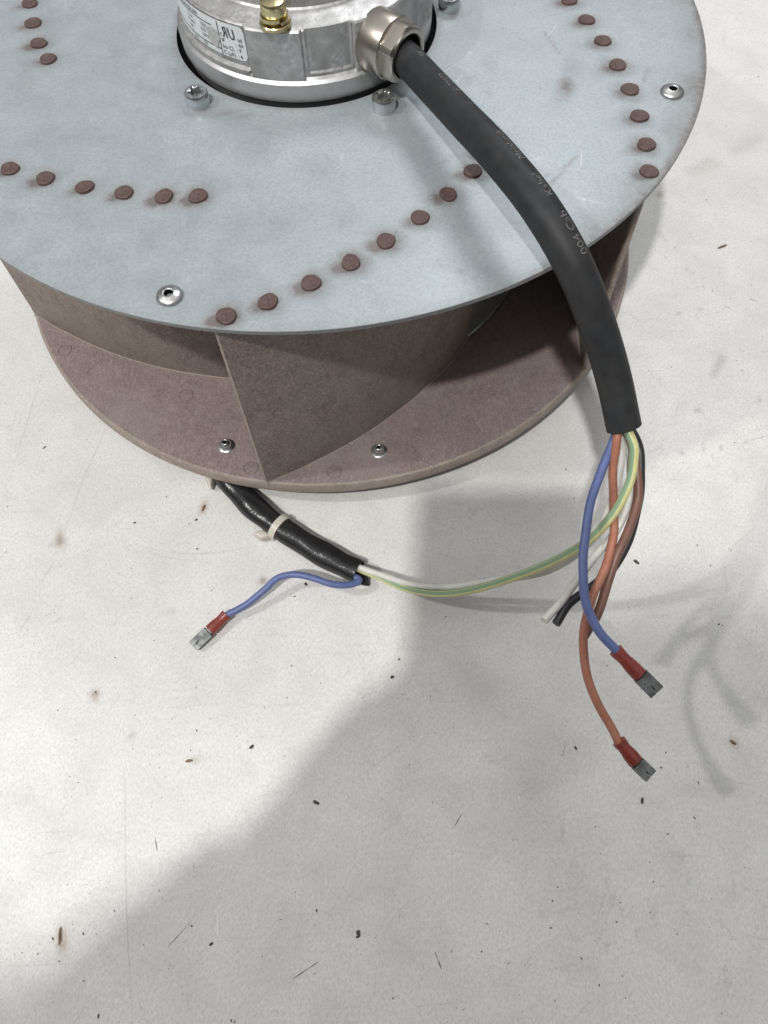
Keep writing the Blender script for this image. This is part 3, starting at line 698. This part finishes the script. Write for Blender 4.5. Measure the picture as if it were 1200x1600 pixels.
# flap of the slit sleeve end
fl = [at(566, 893, .006), at(574, 905, .004), at(576, 916, .0022), at(566, 914, .0018), at(556, 904, .003)]
V = list(fl)+[p+Vector((.0004, .0006, .0008)) for p in fl]; k = len(fl)
put('flap', mesh('flap', V, [tuple(range(k))[::-1], tuple(range(k, 2*k))]+[(i, (i+1) % k, (i+1) % k+k, i+k) for i in range(k)], False, (M['shrink'],)), sleeve)
def tie(i, head_px):
    Tn, N, B, S = frames(path); p = path[i]; t = Tn[i]; V, Fc = [], []; n = 32; w = .0018
    for k in range(n):
        a = 2*math.pi*k/n
        for dr, ds in ((.0001, -w), (.0010, -w), (.0010, w), (.0001, w)):
            V.append(p+(B[i]*math.cos(a)*(sl_r(i/(len(path)-1))+dr)+N[i]*math.sin(a)*(sl_r(i/(len(path)-1))*.80+dr))+t*ds)
    for k in range(n):
        for q in range(4): Fc.append((k*4+q, k*4+(q+1) % 4, ((k+1) % n)*4+(q+1) % 4, ((k+1) % n)*4+q))
    o = put('cable_tie', mesh('cable_tie', V, [q[::-1] for q in Fc], True, (M['nylon'],), sharp=40), sl)
    h = at(*head_px, .0034); d = (h-p); d.z = 0; d.normalize()
    v, f = box(h, d*.0030, t*.0030, Vector((0, 0, .0029))); me = mesh('tie_head', v, f, True, (M['nylon'],))
    hd = put('tie_head', me, o); b = hd.modifiers.new('Bevel', 'BEVEL'); b.width = .0015; b.segments = 4
def near(px, py): return min(range(len(path)), key=lambda i: (path[i]-at(px, py, .0064)).length)
tie(near(436, 822), (410, 837)); tie(near(330, 722), (328, 751))
lb_, _ = wire('blue_wire', [at(530, 884, .0075)]+W((548, 898, .0080), (561, 907, .0092), (548, 913, .0108), (522, 913, .0130), (490, 904, .0150), (460, 898, .0152), (434, 903, .0132), (410, 924, .0100), (385, 945, .0072), (352, 962, .0058)), WR, M['blue'], sl)
terminal(lb_, at(354, 960, .0058), at(328, 985, .0048), at(302, 1010, .0034), wide=.0029)

# ------------------------------------------------------------------ crumbs and grit on the floor
def crumb(px, py, L, wd, ang, hgt, mat, label, seed):
    g = random.Random(seed); p = at(px, py, 0); n = 9; L *= .75; wd *= .75; V = []; Fc = []
    for lev, (s, z) in enumerate(((1, 0.0001), (.9, hgt*.6), (.5, hgt))):
        for k in range(n):
            a = 2*math.pi*k/n; q = (1+g.uniform(-.35, .3))*s; x, y = L*q*math.cos(a), wd*q*math.sin(a)
            V.append((x*math.cos(ang)-y*math.sin(ang), x*math.sin(ang)+y*math.cos(ang), z))
    for i in range(2):
        for k in range(n): Fc.append((i*n+k, i*n+(k+1) % n, (i+1)*n+(k+1) % n, (i+1)*n+k))
    Fc.append(tuple(2*n+k for k in range(n)))
    o = put('floor_crumb', mesh('floor_crumb', V, Fc, False, (mat,)), None, (p.x, p.y, 0)); tag(o, label, 'crumb', 'crumbs on the floor'); return o
CR_ = [(1128, 386, .0045, .0009, .35, .0012, 'woodcrumb', 'brown wood sliver on the floor right of the fan'),
       (94, 1462, .0008, .0042, .1, .001, 'woodcrumb', 'thin brown splinter near the lower left corner of the floor'),
       (393, 1167, .0014, .0010, .6, .001, 'crumb', 'dark crumb on the bright floor above the shadow edge'),
       (560, 1458, .0011, .0017, .1, .0008, 'crumb', 'round dark crumb in the shade at the bottom centre'),
       (1003, 1250, .0008, .0018, -.2, .001, 'crumb', 'small dark crumb just below the orange wire terminal'),
       (1145, 1160, .0018, .0009, -.7, .0008, 'woodcrumb', 'brown crumb beside the terminal shadow at far right'),
       (318, 794, .0009, .0026, -.3, .0007, 'woodcrumb', 'brown flake left of the black sleeve'),
       (478, 913, .0010, .0014, .3, .0009, 'crumb', 'dark chip under the left blue wire'),
       (494, 1254, .0022, .0009, -.5, .0008, 'crumb', 'grey sliver on the floor near the shadow edge'),
       (613, 1058, .0013, .0010, .2, .001, 'crumb', 'grey chip at the corner of the shadow'),
       (296, 1189, .0022, .0008, .1, .0007, 'woodcrumb', 'flat tan sliver left of the dark crumb'),
       (946, 934, .0012, .0008, .4, .0009, 'woodcrumb', 'tan crumb on the floor right of the brown wire')]
for k, (x, y, L, wd, a, h, m, lab) in enumerate(CR_): crumb(x, y, L, wd, a, h, M[m], lab, k)
def grit():
    V, Fc = [], []
    for k in range(620):
        x, y = rng.uniform(-20, 1220), rng.uniform(540, 1620)
        if x > 1080 and rng.random() < .5: y = rng.uniform(0, 700)
        p = at(x, y, 0)
        if math.hypot(p.x, p.y) < .19: continue
        s = min(.0011, .00009*math.exp(abs(rng.normal(0, .75)))); a0 = rng.uniform(0, 6.3); el = rng.uniform(1, 2.4); n = 6; b = len(V)
        for q in range(n):
            a = 2*math.pi*q/n; u, w = s*el*math.cos(a)*rng.uniform(.7, 1.2), s*math.sin(a)*rng.uniform(.7, 1.2)
            V.append((p.x+u*math.cos(a0)-w*math.sin(a0), p.y+u*math.sin(a0)+w*math.cos(a0), .00005))
        V.append((p.x, p.y, s*.5)); Fc += [(b+q, b+(q+1) % n, b+n) for q in range(n)]
    o = put('grit', mesh('grit', V, Fc, False, (M['crumb'],))); tag(o, 'fine dark grit scattered over the pale floor', 'grit', None, 'stuff')
grit()

def hairlines():
    V, Fc, mi = [], [], []; PV_, PF_, PM_ = [], [], []
    def line(pts, w, m=0):
        P = spline([at(x, y, .00006) for x, y in pts], 6); n = len(P); b = len(V)
        for i, p in enumerate(P):
            t = (P[min(i+1, n-1)]-P[max(i-1, 0)]).normalized(); nn = Vector((-t.y, t.x, 0)); ww = w*(math.sin(math.pi*(i+.35)/(n-.3))**.5)*rng.uniform(.4, 1.3)
            V.extend([p+nn*ww, p-nn*ww])
        for i in range(n-1): Fc.append((b+2*i, b+2*i+1, b+2*i+3, b+2*i+2)); mi.append(m)
    line([(72, 565), (45, 650), (20, 735)], .00014); line([(165, 670), (128, 755), (98, 840)], .00013); line([(195, 1205), (197, 1400), (207, 1600)], .00014); line([(200, 850), (300, 866), (405, 853)], .00014)
    line([(182, 742), (240, 748)], .0001); line([(205, 860), (270, 872), (330, 880)], .00011); line([(560, 1215), (640, 1150), (660, 1110)], .0001)
    line([(341, 1422), (339, 1470)], .00028, 2); line([(262, 1480), (298, 1440)], .00016, 1); line([(457, 1530), (497, 1503)], .00028, 1); line([(680, 1488), (690, 1515)], .0003, 1)
    line([(242, 1308), (246, 1330)], .00022, 1); line([(400, 1245), (445, 1236)], .00014); line([(710, 1292), (722, 1270)], .0002, 1); line([(880, 1180), (884, 1158)], .00012, 1); line([(100, 1330), (72, 1334)], .0002)
    line([(1030, 700), (1012, 708)], .0002); line([(1165, 690), (1200, 680)], .0002); line([(1170, 467), (1182, 470)], .00022, 1); line([(1132, 478), (1142, 482)], .0002, 1); line([(1060, 380), (1050, 392)], .0002)
    for k in range(120):
        x, y = rng.uniform(0, 1200), rng.uniform(620, 1600); L = rng.uniform(8, 90)*rng.uniform(.3, 1); a = rng.choice([-.9, -.6, .3, 2.0, 1.4]) + rng.normal(0, .3)
        if math.hypot(*at(x, y, 0).xy) < .2: continue
        c = rng.normal(0, .06)*L
        line([(x, y), (x+L*.5*math.cos(a)-c*math.sin(a), y+L*.5*math.sin(a)+c*math.cos(a)), (x+L*math.cos(a), y+L*math.sin(a))], rng.uniform(.00005, .00014), 0 if rng.random() < .92 else 1)
    for k in range(60):                                        # hairlines on the plate
        a_, r_ = rng.uniform(-3.1, .4), rng.uniform(.07, .172); L = rng.uniform(.002, .016); d_ = rng.choice([.3, 1.2, 2.4])+rng.normal(0, .35); b = len(PV_)
        for i in range(7):
            t = i/6-.5; x, y = r_*math.cos(a_)+L*t*math.cos(d_)-.08*L*t*t*math.sin(d_), r_*math.sin(a_)+L*t*math.sin(d_)+.08*L*t*t*math.cos(d_); w = rng.uniform(.00003, .00008)*(1-abs(2*t)**3)
            z = Z0+.00012*math.sin(math.atan2(y, x)*5+1)*((math.hypot(x, y)-RH)/(RD-RH))**2+.00004
            PV_.extend([(x-w*math.sin(d_), y+w*math.cos(d_), z), (x+w*math.sin(d_), y-w*math.cos(d_), z)])
        PF_.extend([(b+2*i, b+2*i+1, b+2*i+3, b+2*i+2) for i in range(6)]); PM_.extend([0 if k % 3 else 1]*6)
    po = put('plate_scratches', mesh('plate_scratches', PV_, PF_, False, (mat_metal('bright_scratch', (.62, .65, .66), .4, metal=.5), mat_plain('dark_scratch', (.16, .16, .16), .6)), PM_), fan); po['kind'] = 'stuff'
    o = put('floor_scratches', mesh('floor_scratches', V, Fc, False, (mat_plain('fine_scuff', (.47, .465, .45), .6, .25, 1500), mat_plain('dark_scuff', (.19, .185, .18), .7, .4, 1500), mat_plain('white_scratch', (.80, .80, .78), .5)), mi))
    tag(o, 'fine scratches and scuffs in the painted floor', 'scratches', None, 'stuff')
hairlines()

# ------------------------------------------------------------------ the photographer, crouching behind the lens (casts the shadow on the floor)
def limb(parts, pts, rad, n=14):
    P = [Vector(p) for p in pts]; path = spline(P, 6); m = len(path)
    v, f, _, _ = tube(path, lambda t: float(np.interp(t*(len(rad)-1), range(len(rad)), rad)), n, (0.13, 0.21, 0.97)); parts.append((v, f))
def ball(parts, c, r, sc=(1, 1, 1), n=20):
    prof = [(max(1e-4, math.sin(math.pi*k/n)), -math.cos(math.pi*k/n)) for k in range(n+1)]; v, f, _ = lathe(prof, n)
    parts.append(([Vector(c)+Vector((x*r*sc[0], y*r*sc[1], z*r*sc[2])) for x, y, z in v], f))
def solid(name, parts, mat, parent, voxel):
    V, Fc = join(parts); o = put(name, mesh(name, V, Fc, True, (mat,)), parent)
    m = o.modifiers.new('Remesh', 'REMESH'); m.mode = 'VOXEL'; m.voxel_size = voxel; m.use_smooth_shade = True
    k = o.modifiers.new('Smooth', 'SMOOTH'); k.iterations = 4; k.factor = .5; return o
SKIN = mat_plain('skin', (0.52, 0.33, 0.25), 0.5, 0.08, 120); JACKET = mat_plain('dark_work_jacket', (0.035, 0.04, 0.05), 0.85, 0.2, 200)
JEANS = mat_plain('blue_work_trousers', (0.04, 0.06, 0.10), 0.9, 0.25, 300); SHOE = mat_plain('black_shoes', (0.02, 0.02, 0.02), 0.5); HAIR = mat_plain('brown_hair', (0.05, 0.03, 0.02), 0.6, 0.4, 400)
def ph(a, b, c=0.0): return CAM+RT*a+UP*b-FW*(0.007+c)           # point on the phone: right, up, behind the lens
LH, RH_ = ph(-.072, -.098, .012), ph(.020, -.105, .012)
EL, ER = Vector((-.235, -.648, .400)), Vector((.190, -.690, .420))
SHL, SHR = Vector((-.290, -.715, .640)), Vector((.100, -.690, .640))
CH, PV = Vector((-.095, -.710, .590)), Vector((-.090, -.940, .300))
HD = Vector((-.085, -.700, .825))
sk = []
limb(sk, [CH, (-.088, -.705, .70), HD-Vector((0, .01, .06))], [.07, .058, .055]); ball(sk, HD, .1, (.78, .95, 1.12)); ball(sk, HD+Vector((0, .082, -.02)), .019, (.8, 1.1, 1.2))
ball(sk, HD+Vector((0, .05, -.07)), .045, (1, .9, .9))
for s_ in (-1, 1): ball(sk, HD+Vector((s_*.078, -.005, -.005)), .026, (.35, .8, 1.2)); ball(sk, HD+Vector((s_*.03, .084, .012)), .012)
for hand, el_, sgn in ((LH, EL, -1), (RH_, ER, 1)):
    wr = hand+(el_-hand).normalized()*.075
    limb(sk, [el_, wr, hand], [.040, .028, .030]); ball(sk, hand, .034, (.75, .9, 1.1))
    for q, (b0, L) in enumerate(((.020, .9), (.002, 1.0), (-.016, .95), (-.033, .75))):   # four fingers behind the phone
        k0 = hand+UP*b0; limb(sk, [k0, k0+FW*.016*L-RT*sgn*.004, k0+FW*.020*L-RT*sgn*.030*L, k0+FW*.017*L-RT*sgn*.048*L], [.0095, .009, .0085, .007], 10)
    t0 = hand+UP*.018; limb(sk, [t0, t0-FW*.010+UP*.018-RT*sgn*.010, t0-FW*.012+UP*.030-RT*sgn*.026], [.011, .0105, .008], 10)
body = solid('person', sk, SKIN, None, .005)
tag(body, 'crouching person in dark jacket holding up a phone behind the lens', 'person')
jk = []
ball(jk, (-.105, -.715, .525), .17, (1.1, .95, 1.1)); ball(jk, (-.105, -.75, .42), .17, (1.1, .95, 1.1))
limb(jk, [PV, (-.09, -.835, .44), CH, (-.09, -.705, .68)], [.155, .160, .165, .085], 24)
for sh, el_, hand in ((SHL, EL, LH), (SHR, ER, RH_)):
    wr = hand+(el_-hand).normalized()*.085
    limb(jk, [CH+(sh-CH)*.45+Vector((0, 0, .02)), sh, (sh+el_)/2, el_, (el_+wr)/2, wr], [.088, .078, .066, .056, .050, .038], 18)
solid('jacket', jk, JACKET, body, .009)
tr = []
for s_ in (-1, 1):
    kn = Vector((-.08+s_*.19, -.735, .385)); ft = Vector((-.08+s_*.17, -.93, .06))
    limb(tr, [PV+Vector((s_*.07, 0, -.01)), (PV+kn)/2+Vector((s_*.07, 0, .0)), kn, (kn+ft)/2+Vector((0, -.02, 0)), ft], [.105, .092, .070, .062, .050], 18)
ball(tr, PV, .15, (1.1, .9, .8)); solid('trousers', tr, JEANS, body, .010)
for s_ in (-1, 1):
    sp_ = []; x = -.08+s_*.17
    limb(sp_, [(x, -.98, .045), (x, -.93, .05), (x+s_*.01, -.85, .042), (x+s_*.012, -.77, .03)], [.042, .048, .046, .028], 16)
    solid('shoe', sp_, SHOE, body, .006)
hr = []; ball(hr, HD+Vector((0, -.022, .028)), .103, (.82, .92, 1.02)); solid('hair', hr, HAIR, body, .006)
pv, pf = box(ph(-.0285, -.0665, .0005), RT*.0385, UP*.0805, FW*.0042)
phone = put('smartphone', mesh('smartphone', pv, pf, True, (mat_plain('black_phone_glass', (.01, .01, .012), .15),))); bvm = phone.modifiers.new('Bevel', 'BEVEL'); bvm.width = .003; bvm.segments = 3
tag(phone, 'black smartphone held upright in both hands behind the lens', 'smartphone')

# ------------------------------------------------------------------ render
scene.render.engine = 'CYCLES'; scene.render.resolution_x = 768; scene.render.resolution_y = 1024
scene.cycles.max_bounces = 8
